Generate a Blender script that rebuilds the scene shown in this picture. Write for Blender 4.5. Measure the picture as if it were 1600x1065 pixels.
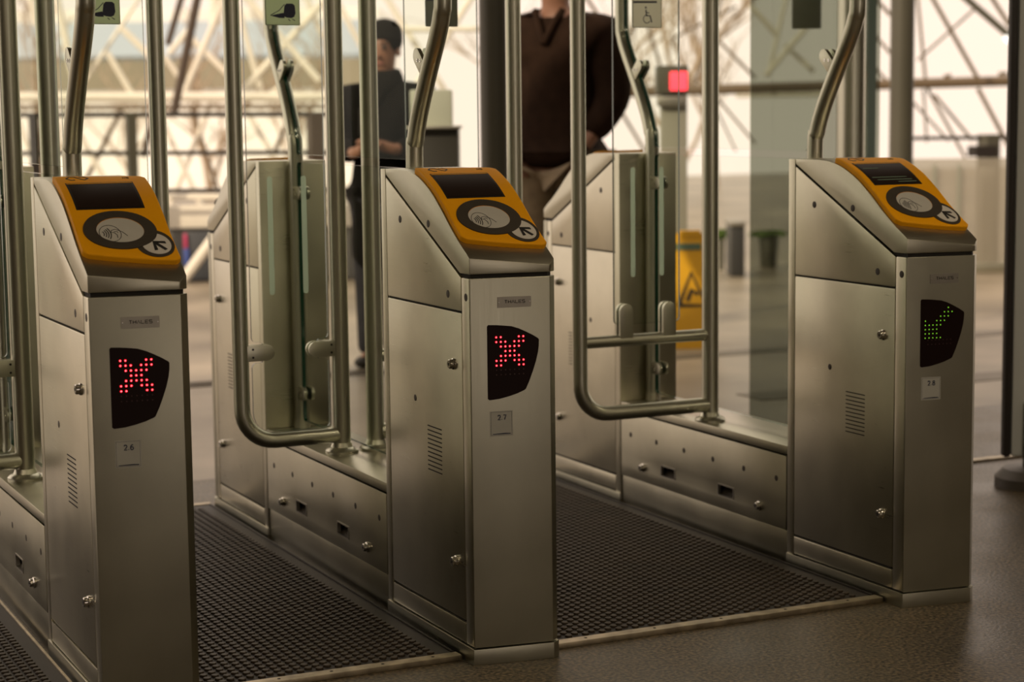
import bpy, bmesh, math, random
import numpy as np
from mathutils import Vector, Matrix
random.seed(7)
for o in list(bpy.data.objects): bpy.data.objects.remove(o)
SC = bpy.context.scene
COL = SC.collection
rad = math.radians
# ------------------------------------------------------------------ camera
CAM = Vector((-1.65733, -3.68685, 1.18008))
RGT = Vector((0.90231195, -0.43092592, -0.01166162))
UPV = Vector((0.06132913, 0.10154585, 0.99293866))
FWD = Vector((0.42669882, 0.89665561, -0.11805435))
FPX = 3026.28
cd = bpy.data.cameras.new('camera'); cam = bpy.data.objects.new('camera', cd); COL.objects.link(cam)
m3 = Matrix((RGT, UPV, -FWD)).transposed()
cam.matrix_world = Matrix.Translation(CAM) @ m3.to_4x4()
cd.sensor_width = 36; cd.sensor_fit = 'HORIZONTAL'; cd.lens = 36 * FPX / 1600
cd.clip_start = 0.1; cd.clip_end = 300
cd.dof.use_dof = True; cd.dof.focus_distance = 4.15; cd.dof.aperture_fstop = 3.4
SC.camera = cam
# ------------------------------------------------------------------ world, sun, exposure
w = bpy.data.worlds.new('world'); SC.world = w; w.use_nodes = True
bgn = w.node_tree.nodes['Background']
bgn.inputs[0].default_value = (1.0, 0.815, 0.665, 1); bgn.inputs[1].default_value = 1.2
sd = bpy.data.lights.new('sun', 'SUN'); so = bpy.data.objects.new('sun', sd); COL.objects.link(so)
sd.energy = 2.6; sd.color = (1.0, 0.80, 0.56); sd.angle = rad(1.5)
so.location = (-12, -4, 12); so.rotation_euler = Vector((0.80, 0.34, -0.44)).to_track_quat('-Z', 'Y').to_euler()
for lx, ly in ((-2.6, -1.2), (1.2, -1.2), (5.0, -1.2), (-2.6, -4.6), (1.2, -4.6), (5.0, -4.6)):      # unseen fill lights, added to brighten the readers and front faces
    ld = bpy.data.lights.new('fill_light', 'AREA'); lo_ = bpy.data.objects.new('fill_light', ld); COL.objects.link(lo_)
    ld.shape = 'RECTANGLE'; ld.size = 1.5; ld.size_y = .22; ld.energy = 13; ld.color = (1.0, .80, .55); lo_.location = (lx, ly, 2.96)
    if ly < -4: ld.energy = 34
SC.view_settings.view_transform = 'Standard'; SC.view_settings.look = 'None'
SC.view_settings.exposure = 0.0; SC.view_settings.gamma = 1.0
SC.view_settings.use_curve_mapping = False

FH = Vector((FWD.x, FWD.y, 0)).normalized()          # level viewing direction, and the level direction across it
RH = Vector((FH.y, -FH.x, 0))
def bgp(px, py, v):                                  # point of the hall at level distance v
    D = FWD + RGT * ((px - 800) / FPX) - UPV * ((py - 532.5) / FPX)
    return CAM + D * (v / D.dot(FH))

# ------------------------------------------------------------------ materials
def new_mat(name):
    m = bpy.data.materials.new(name); m.use_nodes = True
    return m, m.node_tree.nodes, m.node_tree.links, m.node_tree.nodes['Principled BSDF']
def plain(name, col, rough=.5, metal=0, var=0, scale=30, spec=.5, bump=0):
    m, n, l, b = new_mat(name)
    b.inputs['Base Color'].default_value = (*col, 1); b.inputs['Roughness'].default_value = rough
    b.inputs['Metallic'].default_value = metal; b.inputs['Specular IOR Level'].default_value = spec
    if var or bump:
        tc = n.new('ShaderNodeTexCoord'); nz = n.new('ShaderNodeTexNoise')
        nz.inputs['Scale'].default_value = scale; nz.inputs['Detail'].default_value = 6
        l.new(tc.outputs['Object'], nz.inputs['Vector'])
        if var:
            r = n.new('ShaderNodeValToRGB')
            r.color_ramp.elements[0].position = .3; r.color_ramp.elements[1].position = .7
            r.color_ramp.elements[0].color = tuple(c * (1 - var) for c in col) + (1,)
            r.color_ramp.elements[1].color = tuple(min(1, c * (1 + var)) for c in col) + (1,)
            l.new(nz.outputs['Fac'], r.inputs['Fac']); l.new(r.outputs['Color'], b.inputs['Base Color'])
        if bump:
            bp = n.new('ShaderNodeBump'); bp.inputs['Strength'].default_value = bump; bp.inputs['Distance'].default_value = .002
            l.new(nz.outputs['Fac'], bp.inputs['Height']); l.new(bp.outputs['Normal'], b.inputs['Normal'])
    return m
def steel(name, col, rough, stretch, amt=.06, bump=.03, blot=1.0):
    m, n, l, b = new_mat(name)
    tc = n.new('ShaderNodeTexCoord'); mp = n.new('ShaderNodeMapping'); mp.inputs['Scale'].default_value = stretch
    nz = n.new('ShaderNodeTexNoise'); nz.inputs['Scale'].default_value = 1; nz.inputs['Detail'].default_value = 4
    l.new(tc.outputs['Object'], mp.inputs['Vector']); l.new(mp.outputs['Vector'], nz.inputs['Vector'])
    n2 = n.new('ShaderNodeTexNoise'); n2.inputs['Scale'].default_value = 7; n2.inputs['Detail'].default_value = 7
    l.new(tc.outputs['Object'], n2.inputs['Vector'])
    ad = n.new('ShaderNodeMath'); ad.operation = 'MULTIPLY_ADD'; ad.inputs[1].default_value = amt * 2; ad.inputs[2].default_value = rough - amt
    l.new(nz.outputs['Fac'], ad.inputs[0])
    a2 = n.new('ShaderNodeMath'); a2.operation = 'MULTIPLY_ADD'; a2.inputs[1].default_value = .12 * blot
    l.new(n2.outputs['Fac'], a2.inputs[0]); l.new(ad.outputs[0], a2.inputs[2]); l.new(a2.outputs[0], b.inputs['Roughness'])
    r = n.new('ShaderNodeValToRGB'); r.color_ramp.elements[0].position = .25; r.color_ramp.elements[1].position = .75
    r.color_ramp.elements[0].color = tuple(c * (1 - .12 * blot) for c in col) + (1,); r.color_ramp.elements[1].color = tuple(min(1, c * (1 + .09 * blot)) for c in col) + (1,)
    l.new(n2.outputs['Fac'], r.inputs['Fac']); l.new(r.outputs['Color'], b.inputs['Base Color'])
    bp = n.new('ShaderNodeBump'); bp.inputs['Strength'].default_value = bump; bp.inputs['Distance'].default_value = .001
    l.new(nz.outputs['Fac'], bp.inputs['Height']); l.new(bp.outputs['Normal'], b.inputs['Normal'])
    b.inputs['Metallic'].default_value = 1
    return m
def glass(name, tint, gloss=1.0, rough=.02, milk=0, milkcol=(.8, .8, .75)):
    m, n, l, b = new_mat(name); n.remove(b)
    out = n['Material Output']
    tr = n.new('ShaderNodeBsdfTransparent'); tr.inputs[0].default_value = (*tint, 1)
    gl = n.new('ShaderNodeBsdfGlossy'); gl.inputs['Roughness'].default_value = rough; gl.inputs[0].default_value = (.95, 1, .97, 1)
    fr = n.new('ShaderNodeFresnel'); fr.inputs['IOR'].default_value = 1.38
    mu = n.new('ShaderNodeMath'); mu.operation = 'MULTIPLY'; mu.inputs[1].default_value = gloss
    ge = n.new('ShaderNodeNewGeometry'); iv = n.new('ShaderNodeMath'); iv.operation = 'SUBTRACT'; iv.inputs[0].default_value = 1   # outer faces reflect, inner faces let the ray out
    l.new(ge.outputs['Backfacing'], iv.inputs[1]); m2 = n.new('ShaderNodeMath'); m2.operation = 'MULTIPLY'
    mx = n.new('ShaderNodeMixShader'); l.new(fr.outputs[0], mu.inputs[0]); l.new(mu.outputs[0], m2.inputs[0]); l.new(iv.outputs[0], m2.inputs[1]); l.new(m2.outputs[0], mx.inputs[0])
    src = tr.outputs[0]
    if milk:
        df = n.new('ShaderNodeBsdfTranslucent'); df.inputs[0].default_value = (*milkcol, 1)
        d2 = n.new('ShaderNodeBsdfDiffuse'); d2.inputs[0].default_value = (*milkcol, 1)
        mm = n.new('ShaderNodeMixShader'); mm.inputs[0].default_value = .5; l.new(df.outputs[0], mm.inputs[1]); l.new(d2.outputs[0], mm.inputs[2])
        m4 = n.new('ShaderNodeMixShader'); m4.inputs[0].default_value = milk
        l.new(tr.outputs[0], m4.inputs[1]); l.new(mm.outputs[0], m4.inputs[2]); src = m4.outputs[0]
    l.new(src, mx.inputs[1]); l.new(gl.outputs[0], mx.inputs[2]); l.new(mx.outputs[0], out.inputs[0])
    return m
def sticker(name, col):                                      # film on glass: part of the light comes through from behind
    m, n, l, b = new_mat(name); n.remove(b); d = n.new('ShaderNodeBsdfDiffuse'); t = n.new('ShaderNodeBsdfTranslucent'); x = n.new('ShaderNodeMixShader')
    d.inputs[0].default_value = t.inputs[0].default_value = (*col, 1); x.inputs[0].default_value = .72
    l.new(d.outputs[0], x.inputs[1]); l.new(t.outputs[0], x.inputs[2]); l.new(x.outputs[0], n['Material Output'].inputs[0]); return m
def emit(name, col, strength):
    m, n, l, b = new_mat(name)
    b.inputs['Base Color'].default_value = (*[c * .3 for c in col], 1)
    b.inputs['Emission Color'].default_value = (*col, 1); b.inputs['Emission Strength'].default_value = strength
    return m
M = dict(
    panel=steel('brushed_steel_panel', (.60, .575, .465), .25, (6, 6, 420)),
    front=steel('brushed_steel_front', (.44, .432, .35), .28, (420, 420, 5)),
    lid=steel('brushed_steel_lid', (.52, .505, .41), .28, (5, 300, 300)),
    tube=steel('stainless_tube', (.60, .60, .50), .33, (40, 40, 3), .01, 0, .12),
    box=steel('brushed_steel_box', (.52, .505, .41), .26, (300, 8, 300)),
    chrome=plain('polished_chrome', (.72, .70, .66), .12, 1),
    nick=plain('pale_nickel_plate', (.42, .40, .36), .45, 1, .06, 40),
    core=plain('dark_gap', (.012, .010, .008), .7),
    hole=plain('dark_countersunk_hole', (.030, .020, .014), .5),
    yellow=plain('yellow_reader_plastic', (.95, .42, .003), .5, 0, .03, 20, .15),
    ring=plain('dark_grey_ring_print', (.060, .050, .038), .6, 0, .06, 40, .15),
    pad=plain('white_reader_pad', (.56, .55, .50), .35, 0, .03, 30),
    arrowpad=plain('white_arrow_disc', (.70, .67, .61), .45, 0, .03, 30),
    ink=plain('black_print', (.012, .010, .009), .5),
    inkblue=plain('navy_print', (.02, .025, .06), .5),
    screen=plain('dark_screen_glass', (.020, .011, .008), .35, 0, 0, 1, .15),
    bezel=plain('black_screen_bezel', (.008, .006, .005), .45),
    disp=plain('black_display_glass', (.010, .003, .002), .4, 0, 0, 1, .15),
    label=plain('grey_white_sticker', (.42, .42, .39), .5, 0, .03, 30),
    rubber=plain('dark_rubber', (.016, .012, .009), .55, 0, .25, 14, .4, .1),
    stud=plain('worn_rubber_stud', (.040, .028, .016), .5, 0, .3, 9, .35),
    nosing=plain('worn_aluminium_nosing', (.44, .38, .28), .42, 1, .3, 25, .5, .2),
    glass=glass('clear_safety_glass', (.955, .975, .955), .16),
    gedge=plain('green_glass_edge', (.010, .075, .045), .12, 0, 0, 1, .8),
    stripe=glass('frosted_stripe', (.85, .93, .86), .2, .4, .5, (.85, .97, .86)),
    tint=glass('dark_tinted_glass', (.50, .52, .48), .5),
    frost=glass('frosted_barrier_glass', (.82, .82, .78), .5, .2, .42, (.56, .52, .44)),
    red=emit('red_led', (1.0, .008, .02), 2.6),
    redcore=emit('red_led_core', (1.0, .12, .14), 5.0),
    green=emit('green_led', (.35, 1.0, .05), .55),
    dimled=plain('unlit_led', (.035, .008, .006), .4),
    signface=sticker('grey_green_sign_face', (.72, .80, .62)),
    signdark=plain('dark_green_sign_back', (.16, .18, .13), .5, 0, .04, 20),
    signgrey=sticker('pale_grey_sign_face', (.85, .85, .76)),
    beamw=plain('lit_white_beam', (.86, .82, .72), .5, 0, .08, 3),  # white raised for the beams lit from this side
    beamt=plain('backlit_tan_beam', (.15, .108, .066), .55, 0, .1, 3),  # tan darkened for the beams seen against the light
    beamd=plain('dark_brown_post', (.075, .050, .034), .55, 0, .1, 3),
    rail=plain('dark_painted_rail', (.020, .015, .012), .5, 0, .1, 4),
    colgrey=plain('grey_green_column', (.085, .08, .058), .45, 0, .06, 4),
    litend=emit('glowing_beam_end', (1.0, .96, .88), 2.0),
    redscr=emit('red_screen', (1.0, .04, .06), 3.0),
    concrete=None)
# ------------------------------------------------------------------ mesh builder
class MB:
    def __init__(s): s.v = []; s.f = []; s.m = []
    def add(s, verts, faces, mi=0):
        o = len(s.v); s.v += [tuple(p) for p in verts]; s.f += [tuple(i + o for i in f) for f in faces]; s.m += [mi] * len(faces); return s
    def box(s, x0, x1, y0, y1, z0, z1, mi=0):
        v = [(x, y, z) for x in (x0, x1) for y in (y0, y1) for z in (z0, z1)]
        return s.add(v, [(0, 1, 3, 2), (4, 6, 7, 5), (0, 4, 5, 1), (2, 3, 7, 6), (0, 2, 6, 4), (1, 5, 7, 3)], mi)
    def prism(s, poly, fn, a, b, mi=0, side=None):            # fn(u, v, w) -> point; poly in (u, v); from w = a to w = b
        n = len(poly); v = [fn(u, q, a) for u, q in poly] + [fn(u, q, b) for u, q in poly]
        s.add(v, [tuple(range(n))[::-1], tuple(range(n, 2 * n))], mi)
        o = len(s.v) - 2 * n
        for i in range(n):
            j = (i + 1) % n; s.f.append((o + i, o + j, o + n + j, o + n + i)); s.m.append(mi if side is None else side)
        return s
    def tube(s, path, r, n=14, mi=0, caps=True, r2=None):
        path = [Vector(p) for p in path]; rings = []
        t0 = (path[1] - path[0]).normalized()
        ref = Vector((1, 0, 0)) if abs(t0.x) < .8 else Vector((0, 1, 0))
        u = t0.cross(ref).normalized(); vv = []
        N = len(path)
        for i, p in enumerate(path):
            t = (path[min(i + 1, N - 1)] - path[max(i - 1, 0)]).normalized()
            u = (u - t * u.dot(t)).normalized(); q = t.cross(u)
            rr = r if r2 is None else r + (r2 - r) * i / (N - 1)
            vv += [p + (u * math.cos(2 * math.pi * k / n) + q * math.sin(2 * math.pi * k / n)) * rr for k in range(n)]
        ff = [(i * n + k, i * n + (k + 1) % n, (i + 1) * n + (k + 1) % n, (i + 1) * n + k) for i in range(N - 1) for k in range(n)]
        if caps: ff += [tuple(range(n))[::-1], tuple(range((N - 1) * n, N * n))]
        return s.add(vv, ff, mi)
    def lathe(s, prof, c, axis, n=16, mi=0):                   # prof [(radius, height along axis)]
        axis = Vector(axis).normalized(); ref = Vector((0, 0, 1)) if abs(axis.z) < .8 else Vector((1, 0, 0))
        u = axis.cross(ref).normalized(); q = axis.cross(u); c = Vector(c)
        vv = [c + axis * h + (u * math.cos(2 * math.pi * k / n) + q * math.sin(2 * math.pi * k / n)) * r for r, h in prof for k in range(n)]
        N = len(prof)
        ff = [(i * n + k, i * n + (k + 1) % n, (i + 1) * n + (k + 1) % n, (i + 1) * n + k) for i in range(N - 1) for k in range(n)]
        ff += [tuple(range(n))[::-1], tuple(range((N - 1) * n, N * n))]
        return s.add(vv, ff, mi)
    def build(s, name, mats, parent=None, bevel=0, seg=2, smooth=35, label=None):
        me = bpy.data.meshes.new(name); me.from_pydata(s.v, [], s.f)
        mats = mats if isinstance(mats, (list, tuple)) else [mats]
        for m in mats: me.materials.append(M[m] if isinstance(m, str) else m)
        me.polygons.foreach_set('material_index', s.m)
        bm = bmesh.new(); bm.from_mesh(me)
        bmesh.ops.recalc_face_normals(bm, faces=bm.faces)
        if bevel:
            bm.edges.ensure_lookup_table()
            ed = [e for e in bm.edges if len(e.link_faces) == 2 and e.calc_face_angle() > rad(25)]
            bmesh.ops.bevel(bm, geom=ed, offset=bevel, segments=seg, profile=.6, affect='EDGES', clamp_overlap=True)
        bm.to_mesh(me); bm.free()
        if smooth:
            me.polygons.foreach_set('use_smooth', [True] * len(me.polygons)); me.set_sharp_from_angle(angle=rad(smooth))
        me.update()
        o = bpy.data.objects.new(name, me); COL.objects.link(o)
        if parent is not None: o.parent = parent
        if label: o['label'] = label
        return o
def thing(name, label, cat, loc=(0, 0, 0), rz=0, group=None):
    o = bpy.data.objects.new(name, None); COL.objects.link(o); o.empty_display_size = .05
    o.location = loc; o.rotation_euler = (0, 0, rz); o['label'] = label; o['category'] = cat
    if group: o['group'] = group
    return o
def tag(o, label, cat, group=None):
    o['label'] = label; o['category'] = cat
    if group: o['group'] = group
    return o
def struct(o): o['kind'] = 'structure'; return o
def catmull(pts, n=8):
    P = [Vector(p) for p in pts]; P = [P[0] * 2 - P[1]] + P + [P[-1] * 2 - P[-2]]; out = []
    for i in range(1, len(P) - 2):
        a, b, c, d = P[i - 1:i + 3]
        for k in range(n):
            t = k / n
            out.append(.5 * ((2 * b) + (c - a) * t + (2 * a - 5 * b + 4 * c - d) * t * t + (3 * b - a - 3 * c + d) * t ** 3))
    out.append(P[-2]); return out
def arc(cx, cy, r, a0, a1, n=8, ry=None):
    ry = r if ry is None else ry
    return [(cx + r * math.cos(rad(a0 + (a1 - a0) * i / n)), cy + ry * math.sin(rad(a0 + (a1 - a0) * i / n))) for i in range(n + 1)]
def rrect(x0, x1, y0, y1, r, n=4):
    return arc(x1 - r, y0 + r, r, -90, 0, n) + arc(x1 - r, y1 - r, r, 0, 90, n) + arc(x0 + r, y1 - r, r, 90, 180, n) + arc(x0 + r, y0 + r, r, 180, 270, n)
def ribbon(pts, wd):                                          # flat polyline outline of width wd
    L = []; R_ = []
    for i, p in enumerate(pts):
        a = Vector(pts[max(i - 1, 0)]); b = Vector(pts[min(i + 1, len(pts) - 1)]); t = (b - a).normalized(); nn = Vector((-t.y, t.x)) * wd / 2
        L.append((p[0] + nn.x, p[1] + nn.y)); R_.append((p[0] - nn.x, p[1] - nn.y))
    return L, R_
def ribbon_faces(mb, pts, wd, fn, a, b, mi=0):
    L, R_ = ribbon(pts, wd)
    for i in range(len(pts) - 1): mb.prism([L[i], L[i + 1], R_[i + 1], R_[i]], fn, a, b, mi)
GL = {'T': [[(0, 1), (1, 1)], [(.5, 1), (.5, 0)]], 'H': [[(0, 0), (0, 1)], [(1, 0), (1, 1)], [(0, .5), (1, .5)]],
      'A': [[(0, 0), (.5, 1), (1, 0)]], 'L': [[(0, 1), (0, 0), (1, 0)]], 'E': [[(1, 1), (0, 1), (0, 0), (1, 0)], [(0, .5), (.85, .5)]],
      'S': [[(1, 1), (.1, 1), (0, .9), (0, .6), (.1, .5), (.9, .5), (1, .4), (1, .1), (.9, 0), (0, 0)]],
      '2': [[(.02, .75), (.12, .93), (.35, 1), (.7, .98), (.92, .82), (.9, .6), (.6, .33), (0, 0), (1, 0)]],
      '6': [[(.9, .93), (.6, 1), (.25, .85), (.03, .5), (.05, .2), (.3, 0), (.7, 0), (.95, .2), (.95, .4), (.7, .58), (.3, .58), (.06, .4)]],
      '7': [[(0, 1), (1, 1), (.65, .5), (.4, 0)]],
      '8': [[(.5, .53), (.15, .65), (.1, .85), (.3, 1), (.7, 1), (.9, .85), (.85, .65), (.5, .53), (.1, .4), (0, .2), (.2, 0), (.8, 0), (1, .2), (.9, .4), (.5, .53)]],
      '.': [[(.3, 0), (.3, .13)]], 'N': [[(0, 0), (0, 1), (1, 0), (1, 1)]]}
def text(mb, s, x0, y0, cw, ch, gap, wd, fn, a, b, mi=0):
    x = x0
    for c in s:
        k = .35 if c == '.' else 1
        for st in GL[c]: ribbon_faces(mb, [(x + u * cw * k, y0 + q * ch) for u, q in st], wd, fn, a, b, mi)
        x += cw * k + gap

# ------------------------------------------------------------------ the hall: floor, roof, walls
def floor_mat():
    m, n, l, b = new_mat('worn_dark_terrazzo')
    tc = n.new('ShaderNodeTexCoord')
    a = n.new('ShaderNodeTexNoise'); a.inputs['Scale'].default_value = 110; a.inputs['Detail'].default_value = 3
    c = n.new('ShaderNodeTexNoise'); c.inputs['Scale'].default_value = 3.2; c.inputs['Detail'].default_value = 8
    for q in (a, c): l.new(tc.outputs['Object'], q.inputs['Vector'])
    r1 = n.new('ShaderNodeValToRGB'); r1.color_ramp.elements[0].position = .38; r1.color_ramp.elements[1].position = .68
    r1.color_ramp.elements[0].color = (.012, .009, .005, 1); r1.color_ramp.elements[1].color = (.21, .165, .10, 1)
    r2 = n.new('ShaderNodeValToRGB'); r2.color_ramp.elements[0].position = .3; r2.color_ramp.elements[1].position = .7
    r2.color_ramp.elements[0].color = (.55, .55, .55, 1); r2.color_ramp.elements[1].color = (1.15, 1.1, 1.0, 1)
    l.new(a.outputs['Fac'], r1.inputs['Fac']); l.new(c.outputs['Fac'], r2.inputs['Fac'])
    mx = n.new('ShaderNodeMixRGB'); mx.blend_type = 'MULTIPLY'; mx.inputs[0].default_value = 1
    l.new(r1.outputs[0], mx.inputs[1]); l.new(r2.outputs[0], mx.inputs[2]); l.new(mx.outputs[0], b.inputs['Base Color'])
    rr = n.new('ShaderNodeMath'); rr.operation = 'MULTIPLY_ADD'; rr.inputs[1].default_value = .5; rr.inputs[2].default_value = .14
    l.new(c.outputs['Fac'], rr.inputs[0]); l.new(rr.outputs[0], b.inputs['Roughness'])
    bp = n.new('ShaderNodeBump'); bp.inputs['Strength'].default_value = .6; bp.inputs['Distance'].default_value = .002
    l.new(a.outputs['Fac'], bp.inputs['Height']); l.new(bp.outputs['Normal'], b.inputs['Normal'])
    return m
def far_mat():
    m, n, l, b = new_mat('daylit_hall_paving')
    tc = n.new('ShaderNodeTexCoord'); c = n.new('ShaderNodeTexNoise'); c.inputs['Scale'].default_value = 1.1; c.inputs['Detail'].default_value = 9
    l.new(tc.outputs['Object'], c.inputs['Vector'])
    r2 = n.new('ShaderNodeValToRGB'); r2.color_ramp.elements[0].position = .3; r2.color_ramp.elements[1].position = .72
    r2.color_ramp.elements[0].color = (.13, .105, .072, 1); r2.color_ramp.elements[1].color = (.42, .355, .265, 1)
    l.new(c.outputs['Fac'], r2.inputs['Fac']); l.new(r2.outputs[0], b.inputs['Base Color'])
    b.inputs['Roughness'].default_value = .38
    return m
FM = floor_mat(); FF = far_mat()
struct(MB().box(-14, 16, -11, 2.35, -.2, 0).build('floor', FM))
struct(MB().box(-30, 34, 2.35, 26, -.2, 0).build('floor', FF))  # paler colour stands in for the stronger daylight out here
dk = plain('dark_station_wall', (.34, .30, .24), .7, 0, .15, 2)
dc = plain('dark_station_ceiling', (.30, .27, .22), .7, 0, .12, 2)
struct(MB().box(-14, 16, -11, 2.3, 3.0, 3.2).build('ceiling', dc))  # unseen; far edge set to dim the near gates
for x0, x1, z0 in ((-14, -1.5, 0), (2.2, 16, 0), (-1.5, 2.2, 2.3)): struct(MB().box(x0, x1, -11.2, -11, z0, 3.0).build('wall_back', dk))     # unseen; opening shaped so the middle front panel reflects brightness
struct(MB().box(16, 16.2, -11.2, 3.3, 0, 3.0).build('wall_right', dk))
struct(MB().box(-14.2, -14, -11.2, 1, 0, 3.0).build('wall_left', dk))  # unseen; length set to close off light from the left
for y in (4.46, 4.52, 4.58): struct(MB().box(-.6, 1.6, y - .012, y + .012, -.004, .003).build('trim_1', 'ring'))
struct(MB().box(1.2, 5.5, 1.385, 1.415, -.01, .008).build('trim_2', 'nosing'))
joint = plain('worn_floor_joint', (.15, .125, .09), .5, 0, .2, 3)
struct(MB().box(2.6, 9, 2.9, 3.1, -.004, .003).build('trim_3', joint))
struct(MB().box(2.6, 9, 4.2, 4.35, -.004, .003).build('trim_4', joint))

# ------------------------------------------------------------------ the gate pedestal
W1, D1, W2, D2, YS, YD, YR = .17624, -.02403, .19375, -.00975, .0438, .4627, .4919
_cy = [-.06, -.03, .003, .051, .0973, .147, .2017, .2615, .31, .345, .40, .47]
_cz = [.824, .8505, .8763, .9045, .9355, .9725, 1.008, 1.0345, 1.0465, 1.0500, 1.0505, 1.0505]
_cp = catmull([(a, b, 0) for a, b in zip(_cy, _cz)], 10)
CY = np.array([p.x for p in _cp]); CZ = np.array([p.y for p in _cp])
CS = np.concatenate([[0], np.cumsum(np.hypot(np.diff(CY), np.diff(CZ)))])
CS = CS - np.interp(-.03, CY, CS)
NY = -np.gradient(CZ, CY); _l = np.hypot(NY, 1); NZ = 1 / _l; NY = NY / _l
def cz_at(y): return float(np.interp(y, CY, CZ))
def surf(x, s, off):
    return (x, float(np.interp(s, CS, CY) + off * np.interp(s, CS, NY)), float(np.interp(s, CS, CZ) + off * np.interp(s, CS, NZ)))
def patch(mb, g, off0, off1, mi=0, side=None):               # g: rows of (x, s); a curved slab between two heights over the reader surface
    nr, nc = len(g), len(g[0]); v = [surf(x, s, off1) for r in g for x, s in r] + [surf(x, s, off0) for r in g for x, s in r]
    o = nr * nc; f = []
    for i in range(nr - 1):
        for j in range(nc - 1):
            a, b, c, d = i * nc + j, i * nc + j + 1, (i + 1) * nc + j + 1, (i + 1) * nc + j
            f.append((a, b, c, d)); f.append((d + o, c + o, b + o, a + o))
    mb.add(v, f, mi)
    e = []
    brd = [(0, j) for j in range(nc)] + [(i, nc - 1) for i in range(1, nr)] + [(nr - 1, j) for j in range(nc - 2, -1, -1)] + [(i, 0) for i in range(nr - 2, 0, -1)]
    ids = [i * nc + j for i, j in brd]; b0 = len(mb.v) - 2 * o
    for k in range(len(ids)):
        a, b = ids[k], ids[(k + 1) % len(ids)]
        mb.f.append((b0 + a, b0 + a + o, b0 + b + o, b0 + b)); mb.m.append(mi if side is None else side)
def disc(mb, cx, cs, rx, rs, off0, off1, mi=0, inner=0, n=40, nr=4, side=None, iside=None):
    rr = [inner + (1 - inner) * i / nr for i in range(nr + 1)]
    V = []; F = []; MI = []
    for off in (off1, off0):
        for r in rr: V += [surf(cx + rx * r * math.cos(2 * math.pi * k / n), cs + rs * r * math.sin(2 * math.pi * k / n), off) for k in range(n)]
    o = (nr + 1) * n
    for i in range(nr):
        for k in range(n):
            k2 = (k + 1) % n
            F.append((i * n + k, (i + 1) * n + k, (i + 1) * n + k2, i * n + k2)); MI.append(mi)
    for k in range(n):
        k2 = (k + 1) % n
        F.append((nr * n + k, nr * n + k + o, nr * n + k2 + o, nr * n + k2)); MI.append(mi if side is None else side)
        if inner: F.append((k, k2, k2 + o, k + o)); MI.append(mi if iside is None else iside)
    b = len(mb.v); mb.v += V; mb.f += [tuple(i + b for i in f) for f in F]; mb.m += MI
def sribbon(mb, pts, wd, off0, off1, mi=0):
    L, R_ = ribbon(pts, wd)
    g = [[L[i], R_[i]] for i in range(len(pts))]
    patch(mb, g, off0, off1, mi)
FL = math.hypot(W1, D1); FT = Vector((W1, D1, 0)) / FL; FN = Vector((D1, -W1, 0)) / FL    # front face axis and outward normal
def ff(t, z, h): p = FT * t + FN * h; return (p.x, p.y, z)

def side_parts(root, xs, sg, y0):                            # panels of one flank; sg = outward x direction
    X = lambda a, b: (xs + sg * a, xs + sg * b) if sg < 0 else (xs + sg * b, xs + sg * a)
    def slab(name, poly, mat, a=-.009, b=0, bev=.0035):
        mb = MB(); mb.prism(poly, lambda u, q, h: (xs + sg * h, u, q), a, b); return mb.build(name, mat, root, bev)
    st = slab('corner_strip', [(y0 + .0035, .0385), (YS - .0015, .0385), (YS - .0015, .8315), (y0 + .0035, .8315)], 'panel')
    kick = slab('kick_panel', [(YS + .001, .0385), (YD - .001, .0385), (YD - .001, .0838), (YS + .001, .0838)], 'panel')
    door = slab('door', [(YS + .001, .0885), (YD - .001, .0885), (YD - .001, .7555), (YS + .001, .7555)], 'panel')
    up = slab('upper_panel', [(YS + .001, .7590), (YD - .001, .7590), (YD - .001, 1.0325), (YS + .001, .8305)], 'panel')
    mb = MB()
    for k in range(11):
        z = .389 + .0098 * k; mb.box(xs + sg * -.001 if sg > 0 else xs - .0006, xs + .0006 if sg > 0 else xs + .001, .159, .237, z, z + .0026)
    mb.build('vent_slats', 'core', door, label='narrow dark vent slots')
    for z in (.6426, .2112):
        mb = MB(); c = (xs, .0875, z)
        mb.lathe([(.0125, 0), (.0125, .003), (.0105, .005), (.0100, .011), (.0085, .0125), (.0035, .0125)], c, (sg, 0, 0), 18)
        mb.lathe([(.0034, .0126), (.0034, .0129)], c, (sg, 0, 0), 10, 1)
        mb.build('lock', ['chrome', 'core'], door, label='round chrome cam lock')
    for par, y, z, r in ((door, .306, .541, .0075), (up, .3777, .9393, .0085), (up, .113, .791, .0085), (st, .0195, .791, .0085)):
        MB().lathe([(r, -.001), (r, .0003), (r * .8, .0006)], (xs, y, z), (sg, 0, 0), 16).build('bolt_hole', 'hole', par)
    return door

def cross_dots():
    rows = ['1100011', '1110111', '0111110', '0011100', '0111110', '1110111', '1100011']
    return [(.0569 + .01 * i, .7057 - .01 * j) for j, r in enumerate(rows) for i, c in enumerate(r) if c == '1']
def check_dots():
    rows = ['00000010', '00000111', '00001110', '10011100', '11011000', '11110000', '11110000', '11111000']
    rows[4] = '11111000'
    return [(.0495 + .01 * i, .711 - .01 * j) for j, r in enumerate(rows) for i, c in enumerate(r) if c == '1']

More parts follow.
